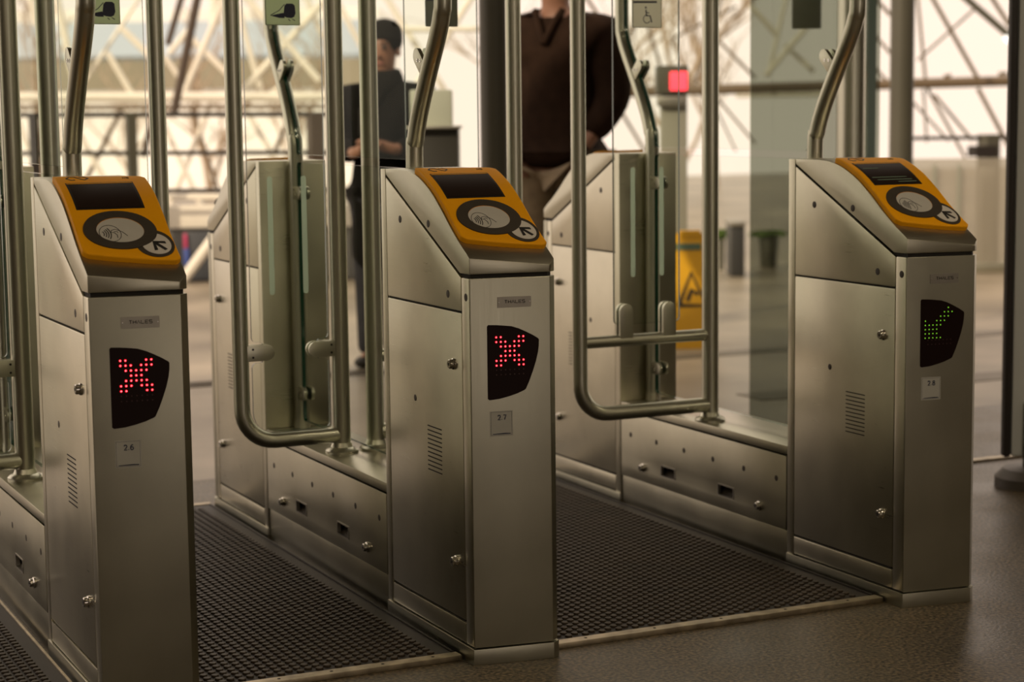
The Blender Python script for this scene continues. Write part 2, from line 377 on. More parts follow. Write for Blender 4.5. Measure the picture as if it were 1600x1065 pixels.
def pedestal(loc, rz, label, num, led, xr=.1925):
    root = thing('gate_pedestal', label, 'ticket gate', loc, rz, 'ticket gate pedestals')
    # dark inner core seen through the joints
    mb = MB()
    plan = [(.006, -.001 + .006), (W1 - .002, D1 + .008), (W2 - .006, D2 + .006), (W2 - .006, YR - .01), (.006, YR - .01)]
    mb.prism(plan, lambda u, q, h: (u, q, h), .01, .8395)
    mb.prism([(.06, .8), (YR - .012, .8), (YR - .012, 1.036), (.06, .838)], lambda u, q, h: (h, u, q), .007, W2 - .007)
    mb.build('inner_core', 'core', root)
    # plinth
    e = .003
    mb = MB(); mb.prism([(-e, -e), (W1 + .001, D1 - e), (W2 + e, D2 - e * .5), (W2 + e, YR), (-e, YR)], lambda u, q, h: (u, q, h), 0, .0349)
    mb.build('plinth', 'front', root, .0012)
    # front panel
    mb = MB(); mb.prism([(0.0004, 0), (W1, D1), (W2, D2), (W2, .012), (.0004, .0028)], lambda u, q, h: (u, q, h), .0378, .8312)
    mb.build('front_panel', 'front', root, .0022, 3)
    side_parts(root, 0, -1, 0.0); side_parts(root, W2, 1, .010)
    # rear frame
    mb = MB(); mb.box(0, W2, YD + .0012, YR, .001, 1.0505); mb.build('rear_frame', 'panel', root, .0016)
    # lid: the curved top lofted across the width
    xs = [0, W1, W2]; fy = [0, D1, D2]; cols = []
    for x, y0 in zip(xs, fy):
        zt = cz_at(y0); c = [(x, y0, .8400), (x, y0, zt)]
        for y in np.linspace(.012, .40, 26):
            c.append((x, float(y) if y > y0 else y0, cz_at(max(y, y0))))
        c += [(x, .4612, 1.0505), (x, .4612, 1.0385), (x, .050, .8400)]
        cols.append(c)
    nc = len(cols[0]); V = [p for c in cols for p in c]; F = []
    for i in range(2):
        for k in range(nc): k2 = (k + 1) % nc; F.append((i * nc + k, i * nc + k2, (i + 1) * nc + k2, (i + 1) * nc + k))
    F += [tuple(range(nc)), tuple(range(2 * nc, 3 * nc))[::-1]]
    mb = MB(); mb.add(V, F); lid = mb.build('lid', 'lid', root, .0022, 2, 28)
    for sg, x in ((-1, 0), (1, W2)):
        MB().lathe([(.0085, -.001), (.0085, .0003), (.007, .0006)], (x, .2154, .937), (sg, 0, 0), 16).build('bolt_hole', 'hole', lid)
    # reader
    rows = []; n = 22
    for i in range(31):
        t = i / 30; r = []
        for j in range(n + 1):
            x = .0045 + (xr - .0045) * j / n; q = x / .197
            sb = .098 - .062 * q + .022 * q * q                    # the lower edge sags towards the right
            if x > xr - .0125: sb += ((x - xr + .0125) / .0125) ** 2 * .010
            if x < .012: sb += ((.012 - x) / .0075) ** 2 * .008
            stp = .386 - .012 * q
            if x > xr - .0165: stp -= ((x - xr + .0165) / .0165) ** 2 * .012
            r.append((x, sb + (stp - sb) * t))
        rows.append(r)
    mb = MB(); patch(mb, rows, -.002, .0125); rd = mb.build('reader', 'yellow', root, .0035, 3, 40, 'orange-yellow card reader cover')
    def sgrid(x0, x1, s0, s1, n=10): return [[(x0, s0 + (s1 - s0) * i / n), (x1, s0 + (s1 - s0) * i / n)] for i in range(n + 1)]
    mb = MB(); patch(mb, sgrid(.0195, .1585, .233, .337), .012, .0133); patch(mb, sgrid(.0215, .1565, .331, .3335, 2), .0133, .0140, 1)
    mb.build('screen_bezel', ['bezel', 'yellow'], rd)
    mb = MB(); patch(mb, sgrid(.0235, .1535, .238, .330), .0130, .0137); mb.build('screen', 'screen', rd, label='dark status screen')
    if num == '2.8' and led == 'check':
        mb = MB()
        for x0, x1, s0 in ((.030, .075, .304), (.030, .130, .262), (.040, .140, .252), (.095, .148, .243)): patch(mb, sgrid(x0, x1, s0, s0 + .0022, 2), .0137, .0141)
        mb.build('screen_lines', emit('dim_screen_text', (.16, .20, .11), .25), rd)
    off = .0125
    mb = MB(); disc(mb, .1515, .1165, .0385, .0460, off, off + .0012); mb.build('arrow_ring', 'ring', rd)
    mb = MB(); disc(mb, .1540, .1150, .0290, .0350, off + .0010, off + .0018); ap = mb.build('arrow_disc', 'arrowpad', rd, label='white disc with a black arrow')
    h = off + .0018
    mb = MB(); sribbon(mb, [(.1525, .1185), (.1560, .1135), (.1690, .0940)], .0072, h, h + .0006); mb.build('arrow_shaft', 'ink', rd)
    mb = MB(); patch(mb, [[(.1478, .1245), (.1520, .1185)], [(.1725, .1225), (.1735, .1150)]], h, h + .0007); patch(mb, [[(.1478, .1245), (.1520, .1185)], [(.1455, .0930), (.1525, .0945)]], h, h + .0008)
    mb.build('arrow_head', 'ink', rd)
    mb = MB(); disc(mb, .0920, .1635, .0735, .0605, off, off + .0024, 0, .645, 48, 4, 0, 1); mb.build('reader_ring', ['ring', 'yellow'], rd, label='wide dark grey ring')
    mb = MB(); disc(mb, .0925, .1625, .0480, .0395, off - .002, off + .0016); mb.build('reader_pad', 'pad', rd, label='white tap pad')
    # contactless symbol: circle, four waves, hand with card
    mb = MB(); h0, h1 = off + .0016, off + .0020; cx, cs = .0700, .1545
    sribbon(mb, arc(cx, cs, .0215, 0, 360, 30, .0260), .0011, h0, h1)
    for k, r in enumerate((.008, .0125, .017, .0215)): sribbon(mb, arc(cx - .020, cs, r, -42 + k, 42 - k, 8, r * 1.25), .0018, h0, h1)
    sribbon(mb, [(cx + .004, cs + .010), (cx + .012, cs + .013), (cx + .019, cs + .009)], .0012, h0, h1)
    sribbon(mb, [(cx + .004, cs + .010), (cx + .003, cs + .004), (cx + .009, cs + .002), (cx + .013, cs - .006), (cx + .012, cs - .014)], .0014, h0, h1)
    sribbon(mb, [(cx + .019, cs + .009), (cx + .026, cs + .003), (cx + .033, cs - .009)], .0012, h0, h1)
    sribbon(mb, [(cx + .008, cs + .006), (cx + .015, cs + .006), (cx + .016, cs + .002)], .0011, h0, h1)
    mb.build('contactless_symbol', 'ink', rd)
    # operator's mark: two arrows turning round one another
    mb = MB(); h0, h1 = off, off + .0006; cx, cs = .050, .3640
    sribbon(mb, [(cx - .022, cs - .001), (cx - .014, cs + .010), (cx - .004, cs + .010), (cx + .006, cs - .004), (cx + .014, cs - .010), (cx + .023, cs - .001)], .0032, h0, h1)
    sribbon(mb, [(cx + .023, cs - .001), (cx + .014, cs + .010), (cx + .006, cs + .009)], .0030, h0, h1)
    sribbon(mb, [(cx - .022, cs - .001), (cx - .014, cs - .011), (cx - .006, cs - .010)], .0030, h0, h1)
    mb.build('operator_mark', 'ink', rd)
    mb = MB()
    def sf(u, q, h): return surf(u, q, h)
    text(mb, 'NS', .144, .3570, .0052, .007, .0022, .0011, sf, off, off + .0005); mb.build('small_lettering', 'ring', rd)
    # name plate
    mb = MB(); mb.prism(rrect(.0607, .1352, .7680, .7908, .0012, 2), ff, 0, .0012); npl = mb.build('name_plate', 'nick', root, label='small nickel name plate')
    mb = MB(); text(mb, 'THALES', .0765, .7772,   .0056, .0062, .0022, .0014, ff, .0012, .0017); mb.build('name_lettering', 'ink', npl)
    for t in (.0637, .1320):
        p = ff(t, .7795, .0012); MB().lathe([(.0015, 0), (.0012, .0006)], p, FN, 8).build('rivet', 'chrome', npl)
    # led display
    c = [(.0370, .5755), (.0370, .7295), (.0395, .7325)] + [(.055, .7318), (.072, .7303), (.0912, .7280), (.107, .7228), (.122, .7158), (.138, .7075), (.1500, .7000), (.1520, .6970)]
    c += [(.1515, .684), (.1497, .6708), (.1447, .6508), (.1379, .6308), (.130, .6105), (.1215, .5925), (.118, .5902), (.102, .5838), (.0838, .5788), (.062, .5742), (.0405, .5725)]
    mb = MB(); mb.prism(c, ff, 0, .0010); dp = mb.build('led_display', 'disp', root, label='black led display window')
    dots = cross_dots() if led == 'cross' else check_dots()
    mb = MB(); dim = MB()
    for t, z in dots:
        r = .0025 if led == 'cross' else .0015
        mb.lathe([(r, .0010), (r * .8, .0016)], ff(t, z, 0), FN, 8)
        mb.lathe([(r * .5, .0016), (r * .3, .0019)], ff(t, z, 0), FN, 6, 1)
    lo = mb.build('led_dots', ['red' if led == 'cross' else 'green', 'redcore' if led == 'cross' else 'green'], dp, label='lit red cross of dots' if led == 'cross' else 'lit green tick of dots'); lo['kind'] = 'stuff'
    on = {(round(t, 3), round(z, 3)) for t, z in dots}
    for j in range(9):
        for i in range(7):
            t, z = .0569 + .01 * i, .7057 - .01 * j
            if j > 6: dim.lathe([(.0016, .0010), (.0012, .0013)], ff(t, z, 0), FN, 6)
    do = dim.build('unlit_dots', 'dimled', dp); do['kind'] = 'stuff'
    # number sticker
    mb = MB(); mb.prism([(.0408, .4945), (.0918, .4945), (.0918, .5485), (.0408, .5485)], ff, 0, .0006); stk = mb.build('number_sticker', 'label', root, label='square pale sticker with the gate number ' + num)
    mb = MB(); text(mb, num, .0585, .5295,   .0058, .0098, .0023, .0021, ff, .0006, .0010)
    mb.build('number_print', 'inkblue', stk)
    mb = MB(); mb.prism([(.047, .4985), (.0865, .4985), (.0865, .5002), (.074, .5010), (.047, .4998)], ff, .0006, .0009)
    ribbon_faces(mb, [(.0432, .4968), (.0895, .4968), (.0895, .5462), (.0432, .5462), (.0432, .4968)], .0005, ff, .0006, .0008)
    mb.build('sticker_line', 'inkblue', stk)
    return root

GX = {'2.6': (-.79585, .0255), '2.7': (0.0, 0.0), '2.8': (1.09631, -.0367)}
desc = {'2.6': 'leftmost ticket gate pedestal, steel with yellow reader, red cross, sticker 2.6',
        '2.7': 'middle front ticket gate pedestal, steel with yellow reader, bright red cross, sticker 2.7',
        '2.8': 'right front ticket gate pedestal, steel with yellow reader, green tick, sticker 2.8'}
rdesc = {'2.6': 'rear steel gate pedestal hidden behind the leftmost pedestal marked 2.6',
         '2.7': 'rear steel gate pedestal facing away, seen behind the narrow train sign door',
         '2.8': 'rear steel gate pedestal facing away, seen behind the door with wheelchair sign'}
MIDY = .94
for g, (gx, gy) in GX.items():
    pedestal((gx, gy, 0), 0, desc[g], g, 'check' if g == '2.8' else 'cross')
    pedestal((gx + W2, gy + 2 * MIDY, 0), math.pi, rdesc[g], g, 'cross', .160)

# ------------------------------------------------------------------ low barrier boxes
def barrier(loc, label):
    root = thing('barrier_box', label, 'barrier', loc, 0, 'low barriers between pedestals')
    y0, y1 = YR + .006, 2 * MIDY - YR - .006
    MB().box(.032, W2 - .032, y0, y1, 0, .296).build('inner_core', 'core', root)
    for sg, xs in ((-1, 0.0), (1, W2)):
        for y in (.7925, 1.1046):
            MB().prism([(-.004, .1262), (-.030, .152), (-.030, .1595), (-.0315, .1595), (-.0315, .150), (-.004, .123)], lambda u, q, h: (xs + sg * u, h, q), y - .041, y + .041).build('slot_tray', 'ring', root)
    mb = MB(); mb.box(.004, W2 - .004, y0, y1, 0.0, .0905); mb.build('kick_plate', 'box', root, .0012)
    for x0, x1, sg in ((0, .010, -1), (W2 - .010, W2, 1)):
        xs = x0 if sg < 0 else x1
        # side plate pierced by two handle slots
        ys = [y0, .751, .834, 1.063, 1.146, y1]; mb = MB(); zs = [.0925, .126, .160, .2865]
        V = [(x, y, z) for x in (x0, x1) for y in ys for z in zs]; ny, nz = 6, 4; F = []
        idx = lambda a, i, k: a * ny * nz + i * nz + k
        hole = lambda i, k: k == 1 and i in (1, 3)
        for i in range(5):
            for k in range(3):
                if hole(i, k):
                    F += [(idx(0, i, k), idx(1, i, k), idx(1, i + 1, k), idx(0, i + 1, k)), (idx(0, i, k + 1), idx(0, i + 1, k + 1), idx(1, i + 1, k + 1), idx(1, i, k + 1)),
                          (idx(0, i, k), idx(0, i, k + 1), idx(1, i, k + 1), idx(1, i, k)), (idx(0, i + 1, k), idx(1, i + 1, k), idx(1, i + 1, k + 1), idx(0, i + 1, k + 1))]
                else:
                    for a in (0, 1): F.append((idx(a, i, k), idx(a, i + 1, k), idx(a, i + 1, k + 1), idx(a, i, k + 1)))
        for i in range(5):
            F.append((idx(0, i, 0), idx(1, i, 0), idx(1, i + 1, 0), idx(0, i + 1, 0))); F.append((idx(0, i, 3), idx(0, i + 1, 3), idx(1, i + 1, 3), idx(1, i, 3)))
        for k in range(3):
            F.append((idx(0, 0, k), idx(0, 0, k + 1), idx(1, 0, k + 1), idx(1, 0, k))); F.append((idx(0, 5, k), idx(1, 5, k), idx(1, 5, k + 1), idx(0, 5, k + 1)))
        mb.add(V, F); sp = mb.build('side_plate', 'box', root, .0012)
        for y in (.7925, 1.1046):
            mb = MB(); P = rrect(y - .0415, y + .0415, .126, .160, .002, 2); Q = rrect(y - .0385, y + .0385, .129, .157, .002, 2)
            n = len(P); fn = lambda p, h: (xs + sg * h, p[0], p[1])
            V = [fn(p, .0012) for p in P] + [fn(q, .0012) for q in Q] + [fn(p, -.002) for p in P] + [fn(q, -.009) for q in Q]
            F = []
            for i in range(n):
                j = (i + 1) % n; F += [(i, j, n + j, n + i), (i, 2 * n + i, 2 * n + j, j), (n + i, n + j, 3 * n + j, 3 * n + i)]
            mb.add(V, F); hs = mb.build('handle_slot', 'nick', sp, label='recessed dark handle slot')
        for y in (1.324, 1.171, 1.015, .859, .701, .543):
            MB().lathe([(.0078, -.001), (.0078, .0003), (.006, .0005)], (xs, y, .2215), (sg, 0, 0), 14).build('bolt_hole', 'hole', sp)
        for y in (.624, 1.250):
            mb = MB(); c = (xs, y, .134)
            mb.lathe([(.0125, 0), (.0125, .003), (.0100, .005), (.0095, .011), (.008, .0125), (.003, .0125)], c, (sg, 0, 0), 16)
            mb.lathe([(.003, .0126), (.003, .0129)], c, (sg, 0, 0), 8, 1)
            mb.build('lock', ['chrome', 'core'], sp)
    mb = MB(); mb.box(.001, W2 - .001, y0 - .003, y1 + .003, .2905, .3135); mb.build('top_plate', 'box', root, .002)
    return root
bl = {'2.6': 'low steel barrier box behind the leftmost pedestal, mostly cut off by the frame',
      '2.7': 'low steel barrier box with dark slots, left of the middle pedestal marked 2.7',
      '2.8': 'low steel barrier box with dark slots, left of the right pedestal marked 2.8'}
for g, (gx, gy) in GX.items(): barrier((gx, gy, 0), bl[g])

# ------------------------------------------------------------------ curved guard rails with glass
TR = .0205
RAILP = [(.521, .314), (.520, .60), (.519, 1.06), (.510, 1.115), (.484, 1.175), (.430, 1.262), (.372, 1.347), (.347, 1.395), (.338, 1.45), (.338, 1.75), (.338, 2.15)]
def guard(loc, label):
    root = thing('guard_rail', label, 'guard rail', loc, 0, 'curved guard rails with glass screens')
    X = .097
    near = catmull([(X, y, z) for y, z in RAILP], 6)
    far = [Vector((p.x, 2 * MIDY - p.y, p.z)) for p in near]
    for path in (near, far):
        t = MB().tube(path, TR, 20).build('curved_tube', 'tube', root)
        c = path[0]; MB().lathe([(.0225, .0), (.0225, .008), (.0218, .014), (.0212, .024)], (c.x, c.y, .3140), (0, 0, 1), 20).build('flange', 'tube', t)
    # upper pane follows the bends of both tubes
    side = []
    for p in near:
        if p.z >= 1.10: side.append((p.y + .0245 + .006 * max(0, math.sin(min(1, max(0, (p.z - 1.1) / .3)) * math.pi)), p.z))
    side = [(.5445, 1.0815)] + side
    a = arc(.5445 + .013, 1.0685 + .013, .013, 180, 270, 5)
    left = side[::-1] + [q for q in a]                            # from the top down to the rounded lower corner
    poly = left + [(2 * MIDY - y, z) for y, z in left[::-1]]
    mb = MB(); mb.prism(poly, lambda u, q, h: (h, u, q), X - .005, X + .005, 0, 1); mb.build('upper_pane', ['glass', 'gedge'], root, label='tall clear pane shaped to the bent tubes')
    mb = MB(); mb.prism(rrect(.545, 2 * MIDY - .545, .338, 1.0475, .013), lambda u, q, h: (h, u, q), X - .005, X + .005, 0, 1)
    mb.build('lower_pane', ['glass', 'gedge'], root)
    def clamp(c, d, mir):
        d = Vector(d).normalized(); q = Vector((0, -d.z, d.y)); c = Vector(c)
        out = arc(.053, 0, .0180, -90, 90, 8) + [(.008, .0175), (.008, -.0175)]
        mb = MB()
        for x0, x1 in ((X - .0155, X - .006), (X + .006, X + .0155)):
            mb.prism(out, lambda u, s, h: (h, *(((c + d * u + q * s).yz) if not mir else Vector((2 * MIDY - (c + d * u + q * s).y, (c + d * u + q * s).z)))), x0, x1)
        o = mb.build('glass_clamp', 'tube', root, .0012)
        for u, s in ((.027, .008), (.040, -.003)):
            p = c + d * u + q * s; y = p.y if not mir else 2 * MIDY - p.y
            MB().lathe([(.0042, 0), (.0042, .0012), (.002, .0012), (.002, .0004)], (X - .0155, y, p.z), (-1, 0, 0), 10).build('screw', 'chrome', o)
    for mir in (False, True):
        clamp((X, .424, 1.272), (0, .74, .67), mir)
        clamp((X, .518, .965), (0, 1, 0), mir); clamp((X, .518, .415), (0, 1, 0), mir)
    return root
gl = {'2.6': 'bent steel guard tubes with glass rising behind the leftmost reader',
      '2.7': 'bent steel guard tubes with glass rising behind the middle reader',
      '2.8': 'bent steel guard tubes with glass rising behind the right reader'}
for g, (gx, gy) in GX.items(): guard((gx, gy, 0), gl[g])

# ------------------------------------------------------------------ swing doors
def train_icon(mb, x0, z0, sc, fn, a, b):
    P = lambda pts: [(x0 + u * sc, z0 - .008 + q * sc * .66) for u, q in pts]
    mb.prism(P([(.52, .42), (.56, .86), (.62, .95), (.80, .95), (.86, .88), (.88, .55), (.84, .40), (.76, .34), (.62, .36)]), fn, a, b)
    mb.prism(P([(.14, .44), (.52, .56), (.56, .34), (.40, .34)]), fn, a, b)
    ribbon_faces(mb, P([(.14, .45), (.40, .66), (.56, .92)]), .018 * sc / .9, fn, a, b)
    ribbon_faces(mb, P([(.66, .30), (.72, .22)]), .02 * sc, fn, a, b); ribbon_faces(mb, P([(.78, .31), (.86, .23)]), .02 * sc, fn, a, b)
def wheel_icon(mb, x0, z0, sc, fn, a, b):
    P = lambda pts: [(x0 + u * sc, z0 + q * sc) for u, q in pts]
    ribbon_faces(mb, P(arc(.50, .34, .17, 60, 330, 16)), .030 * sc, fn, a, b)
    mb.prism(P(arc(.45, .83, .045, 0, 330, 9)), fn, a, b)
    ribbon_faces(mb, P([(.46, .74), (.48, .48), (.66, .48), (.74, .20)]), .055 * sc, fn, a, b)
    ribbon_faces(mb, P([(.48, .62), (.62, .60)]), .04 * sc, fn, a, b)
def swing_door(px, py, dr, wide, label, sign, group='swing doors of the ticket gates'):
    root = thing('swing_door', label, 'gate door', (px, py, 0), 0, group)       # origin at the post; dr = -1 opens to the left of the post
    post = MB().tube([(0, 0, .314), (0, 0, 1.0), (0, 0, 2.15)], .0232, 24).build('post', 'tube', root)
    MB().lathe([(.043, 0), (.043, .006), (.038, .011), (.029, .015), (.0245, .026)], (0, 0, .3137), (0, 0, 1), 24).build('flange', 'tube', post)
    L = .408 if wide else .264; r = .085
    path = [(0, 0, .36), (dr * .1, 0, .36)] if wide else [(0, 0, .36)]
    path += [(dr * (L - r) + dr * r * math.sin(rad(a)), 0, .36 + r - r * math.cos(rad(a))) for a in range(0, 91, 10)]
    path += [(dr * L, 0, 1.0), (dr * L, 0, 2.15)]
    fr = MB().tube(path, TR, 20).build('frame_tube', 'tube', root)
    if wide: MB().tube([(0, 0, .557), (dr * .2, 0, .557), (dr * L, 0, .557)], .0165, 16).build('crossbar', 'tube', fr)
    if wide: g0, g1, gz = .100, .304, .600
    else: g0, g1, gz = .032, .235, .383
    xx = sorted((dr * g0, dr * g1))
    if wide: poly = rrect(xx[0], xx[1], gz, 2.12, .014)
    else:                                                     # edges notched round the clamps
        x0, x1 = xx; zc = .585; n = .012
        poly = arc(x1 - n, gz + n, n, -90, 0, 4) + arc(x1 - n, zc - .026 - n, n, 0, 90, 4) + arc(x1 - .022, zc - .019, .007, 270, 180, 3) \
            + arc(x1 - .022, zc + .019, .007, 180, 90, 3) + arc(x1 - n, zc + .026 + n, n, -90, 0, 4) + [(x1, 2.12), (x0, 2.12)] \
            + arc(x0 + n, zc + .026 + n, n, 180, 270, 4) + arc(x0 + .022, zc + .019, .007, 90, 0, 3) + arc(x0 + .022, zc - .019, .007, 0, -90, 3) \
            + arc(x0 + n, zc - .026 - n, n, 90, 180, 4) + arc(x0 + .05, gz + .05, .05, 180, 270, 6)
        if dr > 0: poly = poly
    fx = lambda u, q, h: (u, h, q)
    mb = MB(); mb.prism(poly, fx, -.004, .004, 0, 1); gp = mb.build('glass_pane', ['glass', 'gedge'], root)
    if wide:
        for x in (.138, .272):
            out = arc(dr * x, .637, .020, 0, 180, 10) + [(dr * x - .020, .560), (dr * x + .020, .560)]
            mb = MB(); mb.prism(out, fx, -.015, -.005); mb.prism(out, fx, .005, .015); mb.build('glass_clip', 'tube', root, .0012)
        cx = dr * .202
    else:
        for x0, x1 in ((.010, .086), (L - .010, L - .083)):
            sg = 1 if x1 > x0 else -1; out = [(dr * x0, .565), (dr * (x1 - sg * .018), .565)] + [(dr * (x1 - sg * .018 + sg * .020 * math.cos(rad(a))), .585 + .020 * math.sin(rad(a))) for a in range(-80, 81, 16)] + [(dr * (x1 - sg * .018), .605), (dr * x0, .605)]
            mb = MB(); mb.prism(out, fx, -.015, -.005); mb.prism(out, fx, .005, .015); cl = mb.build('glass_clip', 'tube', root, .0012)
            for z in (.575, .595): MB().lathe([(.003, 0), (.003, .001)], (dr * (x0 + sg * .018), -.015, z), (0, -1, 0), 8).build('screw', 'core', cl)
        cx = dr * .1335
    for s in (-1, 1):
        x = cx + s * .0445; mb = MB()
        mb.prism(arc(x, .735, .0068, 180, 360, 6) + arc(x, 1.018, .0068, 0, 180, 6), fx, -.0052, -.0042); mb.build('frosted_stripe', 'stripe', gp)
    if sign:
        mb = MB(); mb.prism(rrect(cx - .045, cx + .045, 1.396, 1.52, .003, 2), fx, -.0075, -.0045)
        face = {'train': 'signface', 'wheel': 'signgrey', 'dark': 'signdark'}[sign]
        sp = mb.build('pictogram_sign', face, gp, .0006, label={'train': 'grey-green sign with a train pictogram', 'wheel': 'pale grey sign with a wheelchair pictogram', 'dark': 'dark green sign'}[sign])
        mb = MB()
        if sign == 'train': train_icon(mb, cx - .044, 1.402, .088, fx, -.0080, -.0075)
        else:
            wheel_icon(mb, cx - .032, 1.398, .062, fx, -.0080, -.0075)
            ribbon_faces(mb, [(cx - .042, 1.4635), (cx + .030, 1.4645)], .005, fx, -.0080, -.0075)
        o = mb.build('pictogram', 'inkblue', gp)
        # the green tape rim of the sign
        mb = MB(); ribbon_faces(mb, [(cx - .044, 1.397), (cx + .044, 1.397), (cx + .044, 1.519), (cx - .044, 1.519), (cx - .044, 1.397)], .0016, fx, -.0079, -.0075); mb.build('sign_rim', 'signdark', gp)
    return root
g6, g7, g8 = GX['2.6'], GX['2.7'], GX['2.8']
swing_door(g6[0] + .052, g6[1] + MIDY, -1, False, 'narrow glass swing door at the far left edge, left of gate 2.6', None)
swing_door(g6[0] + .141, g6[1] + MIDY, 1, False, 'narrow glass swing door with train sign, behind the leftmost reader', 'train')
swing_door(.057, MIDY, -1, False, 'narrow glass swing door with train sign, left of the middle pedestal', 'train')
swing_door(.150, MIDY, 1, True, 'wide glass swing door behind the middle yellow reader', 'dark')
swing_door(g8[0] + .041, g8[1] + MIDY, -1, True, 'wide glass swing door with wheelchair sign and crossbar, before the right pedestal', 'wheel')

# ------------------------------------------------------------------ studded rubber mats
def stud_mesh():
    mb = MB(); r = .0084; n = 12; mb.lathe([(r, 0), (r, .0030), (r * .86, .0046)], (0, 0, 0), (0, 0, 1), n)
    me_o = mb.build('stud', 'stud', None, 0, 2, 30); me = me_o.data; bpy.data.objects.remove(me_o); return me
STUD = stud_mesh()
_sv = np.array([v.co[:] for v in STUD.vertices]); _sf = [tuple(p.vertices) for p in STUD.polygons]
def mat_runner(x0, x1, y0, y1, label):
    root = thing('rubber_mat', label, 'mat', (x0, y0, 0), 0, 'studded rubber mats in the lanes')
    w_, l_ = x1 - x0, y1 - y0
    MB().box(0, w_, 0, l_, .001, .010).build('mat_base', 'rubber', root)
    px, py = .0213, .0256; pts = []
    for i in range(int((w_ - .03) / px)):
        for j in range(int((l_ - .035) / py)):
            pts.append((.020 + px * i, .014 + py * (j + (.5 if i % 2 else 0))))
    loc = np.array(pts); wp = loc + np.array([x0, y0])
    d = [(Vector((a, b, 0)) - CAM) for a, b in wp]
    vis = np.array([(e.length if (abs(e.dot(RGT) / e.dot(FWD)) < 810 / FPX and abs(e.dot(UPV) / e.dot(FWD)) < 540 / FPX) else 99) for e in d])
    if x0 > -.7 and x1 < .1: vis = vis + np.where(loc[:, 0] < w_ - .55, 50, 0)     # hidden behind the leftmost pedestal
    order = np.argsort(vis, kind='stable'); near = order[:300]; rest = order[300:]
    for k in near:
        o = bpy.data.objects.new('stud', STUD); COL.objects.link(o); o.parent = root; o.location = (pts[k][0], pts[k][1], .0098)
    n = len(_sv); V = (_sv[None] + np.column_stack([loc[rest], np.full(len(rest), .0098)])[:, None]).reshape(-1, 3)
    F = [tuple(i + k * n for i in f) for k in range(len(rest)) for f in _sf]
    me = bpy.data.meshes.new('stud_field'); me.from_pydata(V.tolist(), [], F); me.materials.append(M['stud'])
    me.polygons.foreach_set('use_smooth', [True] * len(me.polygons)); me.set_sharp_from_angle(angle=rad(30))
    o = bpy.data.objects.new('stud_field', me); COL.objects.link(o); o.parent = root; o['kind'] = 'stuff'
    for (a, b, c, e) in ((-.004, w_ + .004, -.036, -.004), (-.004, w_ + .004, l_ + .004, l_ + .03)):
        mb = MB(); mb.box(a, b, c, e, 0, .0125); ns = mb.build('edge_strip', 'nosing', root, .002)
        for k in range(5):
            MB().lathe([(.004, 0), (.003, .0006)], (w_ * (k + .5) / 5, (c + e) / 2, .0125), (0, 0, 1), 8).build('screw', 'core', ns)
    for a in (0.0, w_ - .006):
        mb = MB(); mb.box(a, a + .006, 0, l_, .0, .0135); mb.build('side_strip', 'nosing' if x0 < -1 else 'rubber', root, .001)
    return root
ml = ['studded black rubber mat in the left lane, cut off at the corner', 'studded black rubber mat in the middle lane, left of the middle pedestal', 'studded black rubber mat in the right lane, under the wheelchair sign door']
mat_runner(-1.62, GX['2.6'][0] - .012, .09, 1.90, ml[0])
mat_runner(GX['2.6'][0] + W2 + .010, -.012, .085, 1.90, ml[1])
mat_runner(W2 + .010, GX['2.8'][0] - .012, .065, 1.90, ml[2])

